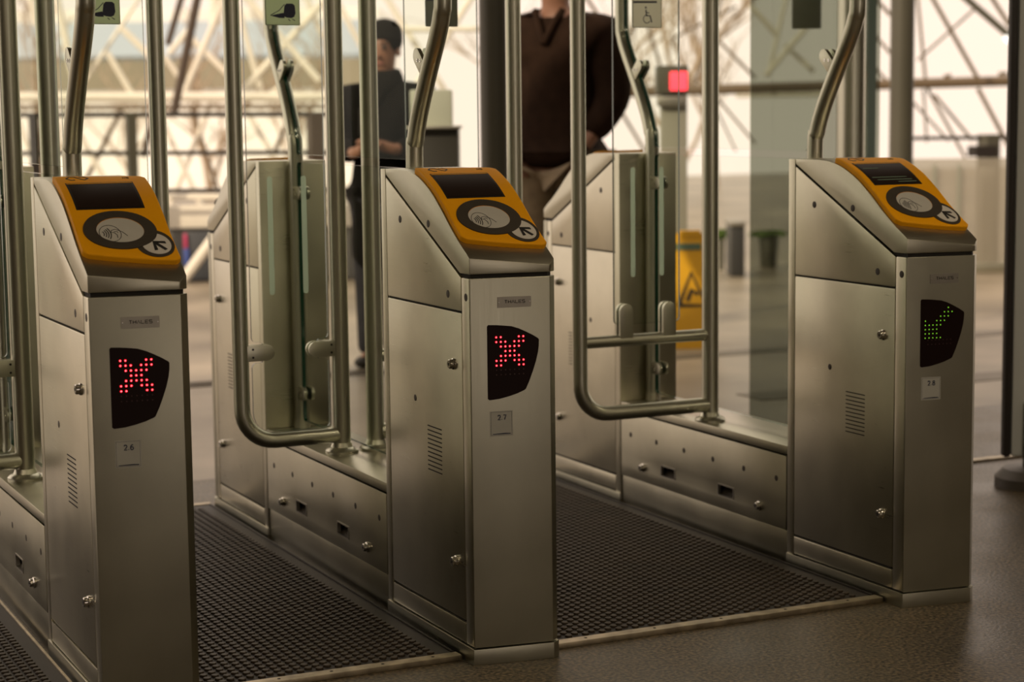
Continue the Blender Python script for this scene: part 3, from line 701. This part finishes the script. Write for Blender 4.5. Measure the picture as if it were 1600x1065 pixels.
# ------------------------------------------------------------------ the hall behind: lattice front, rails, columns
fac = thing('lattice_facade', 'lattice of pale and tan steel beams across the bright hall front', 'framework', bgp(800, 600, 17) * 1.0)
fac.location = (0, 0, 0)
def beam(par, a, b, v, wpx, mat, name='beam', ext=0):
    A, B = bgp(*a, v), bgp(*b, v); r = wpx * v / FPX / 2; d = (B - A)
    if min(a[1], b[1]) <= 0 and abs(d.z) > .2:                # members that leave the picture run on up to the roof
        if A.z > B.z: A -= d * (2.2 / abs(d.z))
        else: B += d * (2.2 / abs(d.z))
    return MB().tube([A, (A + B) / 2, B], r, 10).build(name, mat, par)
W_, T_, D_ = 'beamw', 'beamt', 'beamd'
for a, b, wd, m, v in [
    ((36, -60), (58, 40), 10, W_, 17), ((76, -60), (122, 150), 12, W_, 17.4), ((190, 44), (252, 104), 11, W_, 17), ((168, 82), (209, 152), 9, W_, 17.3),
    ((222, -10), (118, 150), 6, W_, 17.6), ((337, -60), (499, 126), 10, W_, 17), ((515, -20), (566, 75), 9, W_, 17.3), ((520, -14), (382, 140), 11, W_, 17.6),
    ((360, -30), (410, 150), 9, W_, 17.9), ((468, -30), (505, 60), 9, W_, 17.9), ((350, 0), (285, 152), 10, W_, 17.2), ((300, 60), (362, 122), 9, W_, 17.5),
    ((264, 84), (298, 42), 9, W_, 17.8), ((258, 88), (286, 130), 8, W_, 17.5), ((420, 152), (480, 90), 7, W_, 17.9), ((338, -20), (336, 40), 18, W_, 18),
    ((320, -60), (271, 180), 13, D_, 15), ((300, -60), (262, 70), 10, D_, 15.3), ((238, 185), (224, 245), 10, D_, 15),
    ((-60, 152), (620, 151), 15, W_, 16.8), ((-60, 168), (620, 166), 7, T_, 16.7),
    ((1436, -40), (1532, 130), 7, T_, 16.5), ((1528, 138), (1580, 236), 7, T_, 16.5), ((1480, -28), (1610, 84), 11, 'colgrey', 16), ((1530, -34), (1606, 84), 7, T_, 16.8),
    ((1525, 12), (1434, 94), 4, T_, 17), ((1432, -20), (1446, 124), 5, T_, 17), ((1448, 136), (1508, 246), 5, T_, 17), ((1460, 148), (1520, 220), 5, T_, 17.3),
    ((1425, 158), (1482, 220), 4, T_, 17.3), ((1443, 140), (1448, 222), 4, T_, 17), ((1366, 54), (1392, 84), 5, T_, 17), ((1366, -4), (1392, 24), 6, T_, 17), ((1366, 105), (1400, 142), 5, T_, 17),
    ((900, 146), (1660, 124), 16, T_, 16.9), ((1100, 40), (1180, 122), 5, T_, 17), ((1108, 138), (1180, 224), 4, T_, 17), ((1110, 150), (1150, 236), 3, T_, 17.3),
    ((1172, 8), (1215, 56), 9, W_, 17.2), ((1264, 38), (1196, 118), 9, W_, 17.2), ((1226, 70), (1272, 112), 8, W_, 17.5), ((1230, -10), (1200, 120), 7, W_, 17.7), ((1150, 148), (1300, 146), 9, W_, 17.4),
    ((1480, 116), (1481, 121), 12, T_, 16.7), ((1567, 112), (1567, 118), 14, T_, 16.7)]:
    beam(fac, a, b, v, wd, m)
for a, b, wd, m, v in [((240, 160), (318, 330), 8, W_, 17.2), ((330, 160), (262, 330), 8, W_, 17.4), ((100, 165), (190, 330), 9, W_, 17.3), ((190, 170), (110, 330), 7, T_, 17.6),
    ((380, 165), (480, 330), 8, W_, 17.3), ((460, 165), (390, 330), 7, T_, 17.6), ((20, 165), (80, 330), 8, W_, 17.5), ((300, 170), (352, 330), 5, T_, 17.7), ((600, -10), (700, 150), 10, W_, 17.3), ((740, -10), (640, 150), 10, W_, 17.6), ((580, 46), (760, 45), 9, W_, 17.1),
    ((905, -20), (1010, 135), 6, T_, 17.2), ((1030, -20), (930, 135), 6, T_, 17.5), ((1000, 0), (1040, 130), 5, T_, 17.3), ((950, 140), (1010, 240), 5, T_, 17.3), ((1130, -10), (1085, 135), 5, T_, 17.5), ((1050, 60), (1150, 10), 4, T_, 17.6)]:
    beam(fac, a, b, v, wd, m)
beam(fac, (1570, 58), (1604, 86), 15.9, 8, 'litend', 'lit_beam_end')  # white lit end of the grey beam, added as a glowing piece
# pale building and trains outside
def block(name, a, b, v, dep, mat, label, cat, bands=()):
    A, B = bgp(a[0], a[1], v), bgp(b[0], b[1], v)
    root = thing(name, label, cat, (0, 0, 0))
    def slab(p, q, d0, d1, z0, z1):
        mb = MB(); P = [p + FH * d0, q + FH * d0, q + FH * d1, p + FH * d1]
        mb.add([(t.x, t.y, z) for z in (z0, z1) for t in P], [(0, 1, 2, 3), (4, 5, 6, 7), (0, 1, 5, 4), (1, 2, 6, 5), (2, 3, 7, 6), (3, 0, 4, 7)]); return mb
    slab(A, B, 0, dep, min(A.z, B.z), max(A.z, B.z)).build('wall', mat, root)
    for (x0, x1, y0, y1, mt) in bands:
        P, Q = bgp(x0, y0, v), bgp(x1, y1, v); slab(P, Q, -.15, 0, min(P.z, Q.z), max(P.z, Q.z)).build('window_band', mt, root)
    return root
olive = plain('olive_grey_cladding', (.24, .215, .15), .7, 0, .1, .6); bluew = plain('pale_blue_windows', (.45, .53, .60), .3)
blk2 = plain('pale_grey_cladding', (.84, .82, .76), .7, 0, .08, .4)
block('outside_building', (-260, 20), (600, 520), 46, 8, blk2, 'pale grey building outside the hall with bluish window bands', 'building', [(-260, 600, 40, 52, bluew), (-260, 600, 62, 90, bluew), (-260, 600, 94, 136, olive)])
# bare trees outside
bark = plain('grey_brown_bark', (.42, .33, .24), .8, 0, .2, 6)
def tree(px, v, h, seed, label):
    rnd = random.Random(seed); base = bgp(px, 300, v); base.z = -.3
    root = thing('bare_tree', label, 'tree', base, 0, 'bare trees outside the hall')
    tk = MB(); tw = MB()
    def grow(mb, p, d, l, r, lev):
        pts = [p]; q = p.copy(); dd = d.copy()
        for k in range(4):
            dd = (dd + Vector((rnd.uniform(-.25, .25), rnd.uniform(-.25, .25), rnd.uniform(-.05, .2)))).normalized(); q = q + dd * l / 4; pts.append(q.copy())
        mb.tube(pts, r, 6, 0, True, r * .55)
        if lev < 4:
            for k in range(3 if lev else 5):
                t = pts[rnd.randint(1, 4)]; nd = (dd + Vector((rnd.uniform(-1, 1), rnd.uniform(-1, 1), rnd.uniform(-.2, .7)))).normalized()
                grow(tw, t, nd, l * rnd.uniform(.55, .75), r * .55, lev + 1)
    grow(tk, Vector((0, 0, 0)), Vector((0, 0, 1)), h * .42, .06, 0)
    tk.build('trunk', bark, root); o = tw.build('branches', bark, root); o['kind'] = 'stuff'
for i, (px, v, h) in enumerate([(70, 30, 4.0), (330, 28, 3.6), (470, 32, 4.0), (930, 27, 5.2), (1040, 25, 5.0), (1120, 29, 5.0), (205, 37, 3.2)]):
    tree(px, v, h, 11 + i, ['bare tree seen through the glass at the far left', 'bare tree beyond the dark railing between the first two gates', 'bare tree beyond the dark railing left of the woman', 'bare tree right behind the man in the brown jacket',
         'bare tree behind the wheelchair sign', 'bare tree right of the red screen', 'bare tree behind the leftmost reader'][i])
# dark railing
rl = thing('dark_railing', 'dark horizontal railing with posts in front of the bright windows at left', 'railing')
for y, wd in ((178, 8), (238, 7), (297, 7)):
    beam(rl, (-120, y + 2), (545, y), 13.6, wd, 'rail', 'rail')
for x, wd, mt in ((52, 14, 'rail'), (204, 15, 'colgrey'), (492, 22, 'beamd')):
    A = bgp(x, 176, 13.6); r = wd * 13.6 / FPX / 2; MB().box(A.x - r, A.x + r, A.y - r, A.y + r, 0, A.z).build('post', mt, rl)
rr = thing('right_railing', 'thin dark rail behind the low glass barrier on the right', 'railing')
beam(rr, (1425, 216), (1640, 214), 14.6, 6, 'rail', 'rail')
A = bgp(1545, 214, 14.6); MB().box(A.x - .06, A.x + .06, A.y - .06, A.y + .06, 0, A.z + .02).build('post', 'colgrey', rr)
A = bgp(1535, 236, 14.5); MB().box(A.x - .1, A.x + .1, A.y - .05, A.y + .05, A.z - .04, A.z + .04).build('bracket', 'rail', rr)
# low wall with white strut at the foot of the railing
lw = thing('low_wall', 'low grey wall with white top beams beyond the left lane', 'low wall')
def hbar(par, name, x0, x1, y0, y1, v, th, mat, floor=False):
    A, B = bgp(x0, y0, v), bgp(x1, y0, v); zb = 0 if floor else bgp((x0 + x1) / 2, y1, v).z; zt = bgp((x0 + x1) / 2, y0, v).z
    P = [A, B, B + FH * th, A + FH * th]
    return MB().add([(t.x, t.y, z) for z in (zb, zt) for t in P], [(0, 1, 2, 3), (4, 5, 6, 7), (0, 1, 5, 4), (1, 2, 6, 5), (2, 3, 7, 6), (3, 0, 4, 7)]).build(name, mat, par, .01)
slate = plain('slate_grey_panel', (.16, .16, .15), .5, 0, .1, 2)
hbar(lw, 'wall_panel', -100, 620, 358, 447, 13.9, .12, slate, True)
hbar(lw, 'coping', -100, 620, 322, 356, 13.85, .22, 'beamw'); hbar(lw, 'upper_rail', -100, 620, 304, 312, 13.9, .1, 'beamw')
beam(lw, (262, 470), (350, 350), 13.6, 17, 'beamw', 'strut')
hbar(lw, 'kerb', -100, 620, 438, 448, 13.7, .1, 'rail', True)
bd = thing('poster_board', 'small dark board with pink and blue patches leaning on the low wall', 'board')
hbar(bd, 'board', 286, 330, 362, 446, 13.8, .03, plain('dark_board', (.06, .065, .075), .5), True)
hbar(bd, 'pink_patch', 286, 292, 365, 388, 13.78, .015, plain('pink_print', (.55, .06, .16), .5)); hbar(bd, 'blue_patch', 286, 295, 388, 415, 13.78, .015, plain('blue_print', (.06, .10, .35), .5))

def column(px, wpx, v, mat, label, top=3.4, name='column'):
    A = bgp(px, 300, v); r = wpx * v / FPX / 2
    o = MB().lathe([(r * 1.5, 0), (r * 1.5, .02), (r, .021), (r, top)], (A.x, A.y, 0), (0, 0, 1), 28).build(name, mat); return tag(o, label, 'column')
column(774, 44, 7.2, 'colgrey', 'dark grey round column left of the man in the brown jacket')
column(1407, 37, 10.0, 'colgrey', 'dark grey-green round column right of the bent tube at the right reader')
column(1328, 44, 6.6, 'tube', 'stainless round column directly behind the right bent tube')
# tinted glass wall panel behind gate 2.8
tg = thing('tinted_glass_panel', 'dark tinted glass panel standing behind the right gate barrier', 'glass panel')
def vpane(par, name, x0, x1, v, z0, z1, th, mats):
    A, B = bgp(x0, 400, v), bgp(x1, 400, v); P = [A, B, B + FH * th, A + FH * th]
    return MB().add([(t.x, t.y, z) for z in (z0, z1) for t in P], [(0, 1, 2, 3), (4, 5, 6, 7), (0, 1, 5, 4), (1, 2, 6, 5), (2, 3, 7, 6), (3, 0, 4, 7)]).build(name, mats, par)
vpane(tg, 'glass_pane', 1172, 1372, 6.9, .02, 2.3, .012, ['tint'])
A = bgp(1258, 22, 6.88); hbar(tg, 'sign_plate', 1238, 1284, -40, 45, 6.88, .008, 'signdark')
vpane(tg, 'end_frame', 1353, 1366, 6.88, 0, 2.3, .05, [plain('green_edge_frame', (.06, .14, .09), .2, 0, 0, 1, .8)])
vpane(tg, 'foot', 1176, 1184, 6.9, 0, .03, .05, ['tube'])
# low glass barrier on the right, far away
gb = thing('glass_barrier', 'low frosted glass barrier with pale stripes at the far right', 'barrier')
hbar(gb, 'glass_pane', 1424, 1640, 247, 416, 13.7, .02, 'frost'); hbar(gb, 'foot_rail', 1424, 1640, 412, 432, 13.68, .08, 'tube', True)
for x in (1461, 1499, 1577, 1612): hbar(gb, 'frosted_stripe', x - 3, x + 3, 257, 405, 13.66, .01, plain('grey_green_stripe', (.26, .27, .22), .5) if x == 1461 else bpy.data.materials['grey_green_stripe'])
hbar(gb, 'post', 1534, 1556, 262, 430, 13.9, .1, 'nick', True)
# yellow floor sign
ys_ = bgp(1078, 540, 9.65); ys_.z = 0
fs = thing('caution_sign', 'yellow folding wet floor sign standing behind the wheelchair lane door', 'floor sign', ys_, math.atan2(RH.y, RH.x))
fs.scale = (1.06, 1.06, 1.06)
yl = plain('yellow_sign_plastic', (.80, .42, .01), .45)
for s in (-1, 1):
    mb = MB(); mb.prism(rrect(-.11, .11, 0, .53, .03), lambda u, q, h: (u, s * (.13 * (1 - q / .55)) + h, q), -.008, .008); mb.build('sign_board', yl, fs)
fnn = lambda u, q, h: (u, -.13 * (1 - q / .55) + h, q)
mb = MB(); ribbon_faces(mb, [(-.06, .20), (.07, .20), (.0, .35), (-.06, .20)], .018, fnn, -.012, -.008); ribbon_faces(mb, [(-.02, .22), (0, .27), (.03, .25)], .02, fnn, -.012, -.008)
mb.build('warning_triangle', 'ink', fs); mb = MB(); mb.prism([(-.07, .455), (.05, .455), (.05, .485), (-.07, .485)], fnn, -.012, -.008); mb.build('printed_band', plain('green_print', (.10, .16, .10), .5), fs)
mb = MB(); mb.box(-.05, .05, -.02, .02, .50, .545); mb.build('handle', yl, fs, .005)
# red screen on a post
rs = thing('screen_post', 'grey post carrying a glowing red screen beneath the wheelchair sign', 'screen')
hbar(rs, 'housing', 1026, 1076, 102, 146, 10.6, .14, 'colgrey'); hbar(rs, 'screen', 1047, 1074, 112, 141, 10.585, .012, 'redscr')
hbar(rs, 'post', 1032, 1074, 146, 560, 10.65, .06, plain('grey_post_paint', (.30, .29, .24), .4), True); hbar(rs, 'collar', 1028, 1074, 150, 166, 10.6, .12, 'nick')
# pale kiosk behind the middle gate
ks = thing('kiosk', 'pale grey kiosk with dark lower half behind the middle bent tube', 'kiosk')
hbar(ks, 'upper_board', 640, 706, 140, 198, 8.6, .1, plain('pale_mint_board', (.50, .52, .44), .5)); hbar(ks, 'lower_case', 640, 716, 200, 590, 8.55, .25, plain('dark_case', (.035, .032, .028), .5), True)
hbar(ks, 'shelf', 634, 720, 197, 202, 8.5, .3, 'nick')
# greenery and bin far right of the yellow sign
bn = thing('litter_bin', 'dark litter bin in front of greenery right of the yellow sign', 'bin'); hbar(bn, 'body', 1142, 1164, 352, 430, 13.6, .3, plain('dark_bin', (.03, .03, .03), .5), True); hbar(bn, 'lid', 1140, 1166, 346, 353, 13.58, .34, 'nick')
lf = plain('hedge_leaf', (.10, .17, .03), .6, 0, .3, 9)
def shrub(px0, px1, py, v, label, seed):
    rnd = random.Random(seed); A = bgp(px0, py, v); B = bgp(px1, py, v); root = thing('shrub', label, 'plant', ((A.x + B.x) / 2, (A.y + B.y) / 2, 0)); mb = MB(); wd = (B - A).length / 2
    for k in range(420):
        p = Vector((rnd.gauss(0, .45), rnd.gauss(0, .3), 0)) * wd; p.z = rnd.uniform(.25, A.z); n = Vector((rnd.uniform(-1, 1), rnd.uniform(-1, 1), rnd.uniform(-1, 1))).normalized(); t = n.orthogonal().normalized(); q = n.cross(t); s = rnd.uniform(.02, .04)
        mb.add([p - t * s, p + q * s * .5, p + t * s, p - q * s * .5], [(0, 1, 2, 3)])
    o = mb.build('leaves', lf, root, 0, 2, 0); o['kind'] = 'stuff'
    MB().lathe([(wd * .5, 0), (wd * .65, .25), (wd * .6, .26)], (0, 0, 0), (0, 0, 1), 14).build('pot', 'colgrey', root)
shrub(1118, 1136, 362, 14.2, 'small green potted shrub left of the dark litter bin', 3); shrub(1176, 1226, 365, 14.4, 'green potted shrub seen through the tinted glass', 5)
# sign board stand at the right edge
sb = thing('sign_stand', 'tall grey board in a dark frame on a round foot at the right edge', 'sign stand')
hbar(sb, 'frame_edge', 1584, 1597, -200, 714, 5.95, .04, 'rail'); hbar(sb, 'board', 1597, 1720, -200, 712, 5.96, .03, plain('grey_board_face', (.62, .65, .64), .5))
fp = bgp(1612, 770, 5.95); fp.z = 0
MB().lathe([(.115, 0), (.115, .03), (.09, .055), (.03, .06), (.028, .26)], fp, (0, 0, 1), 24).build('foot', plain('grey_foot', (.07, .06, .05), .5), sb)

# ------------------------------------------------------------------ people
def skin(name, chain, edges, mat, parent, sub=2, root=0):
    me = bpy.data.meshes.new(name); me.from_pydata([c[:3] for c in chain], edges, [])
    o = bpy.data.objects.new(name, me); COL.objects.link(o)
    md = o.modifiers.new('skin', 'SKIN'); md.use_smooth_shade = True
    for i, c in enumerate(chain):
        s = me.skin_vertices[0].data[i]; s.radius = (c[3], c[4] if len(c) > 4 else c[3]); s.use_root = (i == root)
    o.modifiers.new('sub', 'SUBSURF').levels = sub
    dg = bpy.context.evaluated_depsgraph_get(); m2 = bpy.data.meshes.new_from_object(o.evaluated_get(dg)); bpy.data.objects.remove(o)
    m2.name = name; m2.materials.clear(); m2.materials.append(mat)
    m2.polygons.foreach_set('use_smooth', [True] * len(m2.polygons))
    o2 = bpy.data.objects.new(name, m2); COL.objects.link(o2); o2.parent = parent; return o2
flesh = plain('skin_tone', (.27, .135, .085), .5, 0, .05, 12)
def person(loc, rz, sc, label, jacket, trousers, arms, coat_len, hat, shoes, bulk=1.0, skinmat=None):
    skinmat = skinmat or flesh
    root = thing('person', label, 'person', loc, rz)
    S = lambda *a: tuple(x * sc for x in a)
    # body: pelvis 0, spine 1-3, neck 4, head 5-8; legs; arms with hands and fingers (faces -y)
    ch = [S(0, 0, .92, .13, .10), S(0, .0, 1.08, .12, .09), S(0, .0, 1.26, .14, .10), S(0, .01, 1.39, .085, .07), S(0, .0, 1.47, .052, .052), S(0, -.015, 1.545, .062, .072), S(0, -.01, 1.62, .075, .092), S(0, 0, 1.69, .068, .085), S(0, .005, 1.735, .035, .045)]
    ed = [(i, i + 1) for i in range(8)]
    for s in (-1, 1):
        b = len(ch); ch += [S(s * .095, 0, .86, .09, .09), S(s * .10, -.01, .50, .058, .06), S(s * .10, .02, .12, .038, .042), S(s * .105, .015, .05, .038, .045), S(s * .115, -.12, .03, .035, .028)]
        ed += [(0, b), (b, b + 1), (b + 1, b + 2), (b + 2, b + 3), (b + 3, b + 4)]
        el, wr, hd = arms[0 if s < 0 else 1]
        b = len(ch); ch += [S(s * .165, .01, 1.365, .045, .045), S(*el, .040, .040), S(*wr, .028, .030), S(*hd, .034, .02)]
        ed += [(3, b), (b, b + 1), (b + 1, b + 2), (b + 2, b + 3)]
        w0, h0 = Vector(wr), Vector(hd); d = (h0 - w0).normalized(); side = d.cross(Vector((0, 0, 1)))
        side = side.normalized() if side.length > .1 else Vector((1, 0, 0)); dn = side.cross(d).normalized()
        for k in range(4):
            off = side * ((k - 1.5) * .019); l1 = (.040, .046, .044, .034)[k]; bb = len(ch)
            ch += [S(*(h0 + off + d * .035), .0095), S(*(h0 + off + d * (.035 + l1) - dn * .008), .0085), S(*(h0 + off + d * (.035 + l1 * 1.35) - dn * .032), .0075)]
            ed += [(b + 3, bb), (bb, bb + 1), (bb + 1, bb + 2)]
        bb = len(ch); ch += [S(*(h0 + side * -s * .04 - d * .01 - dn * .008), .011), S(*(h0 + side * -s * .05 + d * .03 - dn * .022), .009)]; ed += [(b + 3, bb), (bb, bb + 1)]
    skin('body', ch, ed, skinmat, root)
    # face
    MB().lathe([(.013 * sc, 0), (.010 * sc, .012 * sc), (.004 * sc, .02 * sc)], S(0, -.098, 1.585), (0, -1, -.35), 10).build('nose', skinmat, root)
    for s in (-1, 1):
        MB().lathe([(.004 * sc, -.002), (.012 * sc, .001), (.008 * sc, .006 * sc), (.002 * sc, .008 * sc)], S(s * .031, -.092, 1.625), (0, -1, 0), 12).build('eye', plain('eye_dark', (.03, .02, .015), .3) if 'eye_dark' not in bpy.data.materials else bpy.data.materials['eye_dark'], root)
        MB().box(*S(s * .031 - .018, s * .031 + .018), *S(-.098, -.085), *S(1.645, 1.651)).build('eyebrow', bpy.data.materials['eye_dark'], root)
        MB().lathe([(.006 * sc, -.01), (.024 * sc, 0), (.020 * sc, .010 * sc), (.008 * sc, .012 * sc)], S(s * .074, .0, 1.605), (s, 0, 0), 12).build('ear', skinmat, root)
    MB().box(*S(-.024, .024), *S(-.092, -.080), *S(1.543, 1.551)).build('mouth', plain('lip_tone', (.30, .10, .08), .5) if 'lip_tone' not in bpy.data.materials else bpy.data.materials['lip_tone'], root, .002)
    # trousers, shoes
    ch = [S(0, 0, .95, .155 * bulk, .115)]; ed = []
    for s in (-1, 1):
        b = len(ch); ch += [S(s * .095, 0, .85, .105, .11), S(s * .10, -.01, .50, .080, .082), S(s * .105, .015, .12, .066, .075), S(s * .105, .012, .05, .064, .075)]; ed += [(0, b), (b, b + 1), (b + 1, b + 2), (b + 2, b + 3)]
        skin('shoe', [S(s * .108, .05, .035, .045, .038), S(s * .112, -.04, .034, .048, .036), S(s * .118, -.15, .028, .040, .027)], [(0, 1), (1, 2)], shoes, root)
    skin('trousers', ch, ed, trousers, root)
    # jacket
    k = bulk; ch = [S(0, 0, 1.06, .16 * k, .125 * k), S(0, 0, 1.24, .165 * k, .13 * k), S(0, .01, 1.38, .135 * k, .11 * k), S(0, .005, 1.455, .078, .078), S(0, -.005, 1.505 if hat[0] == 'beanie' else 1.47, .074, .078)]; ed = [(0, 1), (1, 2), (2, 3), (3, 4)]
    zz = coat_len; b = len(ch); ch += [S(0, 0, .92, .168 * k, .13 * k), S(0, 0, zz, (.172 if zz > .6 else .20) * k, .135 * k)]; ed += [(0, b), (b, b + 1)]
    for s in (-1, 1):
        el, wr, hd = arms[0 if s < 0 else 1]; b = len(ch)
        sh = Vector((s * .18 * k, .01, 1.375)); e_ = Vector(el); w_ = Vector(wr)
        ch += [S(*sh, .082 * k), S(*((sh + e_) / 2), .080 * k), S(*e_, .074 * k), S(*(e_ + (w_ - e_) * .92), .048 * k)]; ed += [(2, b), (b, b + 1), (b + 1, b + 2), (b + 2, b + 3)]
    jk = skin('jacket', ch, ed, jacket, root)
    MB().tube([S(-.06, -.07, 1.47), S(-.035, -.10, 1.42), S(0, -.125, 1.34)], .014 * sc, 8).build('collar', jacket, jk); MB().tube([S(.06, -.07, 1.47), S(.035, -.10, 1.42), S(0, -.125, 1.34)], .014 * sc, 8).build('collar', jacket, jk)
    # hat or hair
    n = 20; prof = [(.078, -.035), (.090, .0), (.093, .05), (.084, .09), (.057, .118), (.02, .130)] if hat[0] == 'beanie' else [(.055, .0), (.085, .03), (.088, .06), (.078, .09), (.05, .112), (.018, .122)]
    mb = MB(); mb.lathe([(r * sc, h * sc) for r, h in prof], S(0, .008, 1.645), (0, .18, 1), n)
    if hat[0] == 'hair': mb.lathe([(r * sc, h * sc) for r, h in [(.04, -.1), (.07, -.08), (.083, -.03), (.085, .03), (.06, .07)]], S(0, .03, 1.645), (0, .1, 1), n)
    mb.build(hat[0], hat[1], root)
    if hat[0] == 'beanie': MB().lathe([(.10 * sc, 0), (.108 * sc, .03 * sc), (.098 * sc, .07 * sc), (.086 * sc, .10 * sc), (.07 * sc, .105 * sc)], S(0, -.005, 1.415), (0, -.12, 1), n).build('scarf', hat[1], root)
    if hat[0] == 'beanie': MB().lathe([(.091 * sc, 0), (.0945 * sc, .005 * sc), (.0955 * sc, .03 * sc), (.093 * sc, .034 * sc)], S(0, .004, 1.650), (0, .18, 1), n).build('beanie_brim', hat[1], root)
    return root
black = plain('black_coat_cloth', (.006, .0055, .005), .9, 0, .2, 20, .05); brown = plain('dark_brown_jacket_cloth', (.024, .013, .008), .85, 0, .2, 20, .08)
khaki = plain('khaki_trouser_cloth', (.20, .155, .10), .85, 0, .15, 25, .2); dark = plain('dark_trouser_cloth', (.02, .02, .024), .85, 0, .15, 25, .2); shoe = plain('dark_shoe_leather', (.02, .017, .014), .5); wool = plain('black_wool', (.010, .009, .008), .95, 0, .2, 60, .1)
hairm = plain('dark_hair', (.025, .018, .012), .6)
faceang = math.atan2(RH.y, RH.x)
p = bgp(604, 300, 9.0); p.z = 0
wm = person(p, faceang - .25, .905, 'person in a black coat and dark beanie, hands together, seen through glass at left', black, dark, [((-.235, .0, 1.12), (-.10, -.20, 1.10), (-.03, -.25, 1.13)), ((.235, .0, 1.12), (.10, -.20, 1.12), (.03, -.25, 1.15))], .44, ('beanie', wool), shoe, 1.12)
ph = MB(); ph.box(-.03, .03, -.255, -.245, 1.08, 1.20); pho = ph.build('mobile_phone', 'bezel'); pho.location = p + Vector((0, 0, 0)); pho.rotation_euler = (0, 0, faceang - .25); pho.location += Vector((math.cos(faceang - .25 - math.pi / 2), math.sin(faceang - .25 - math.pi / 2), 0)) * .03
tag(pho, 'dark phone held by the person in the black coat', 'phone')
p = bgp(872, 300, 8.4); p.z = 0
person(p, faceang - .45, 1.09, 'person in a dark brown jacket and khaki trousers, head cut off by the frame', brown, khaki, [((-.25, .05, 1.13), (-.17, -.07, .96), (-.13, -.09, .91)), ((.235, .03, 1.13), (.16, -.07, .96), (.13, -.09, .91))], .84, ('hair', hairm), shoe, 1.10)
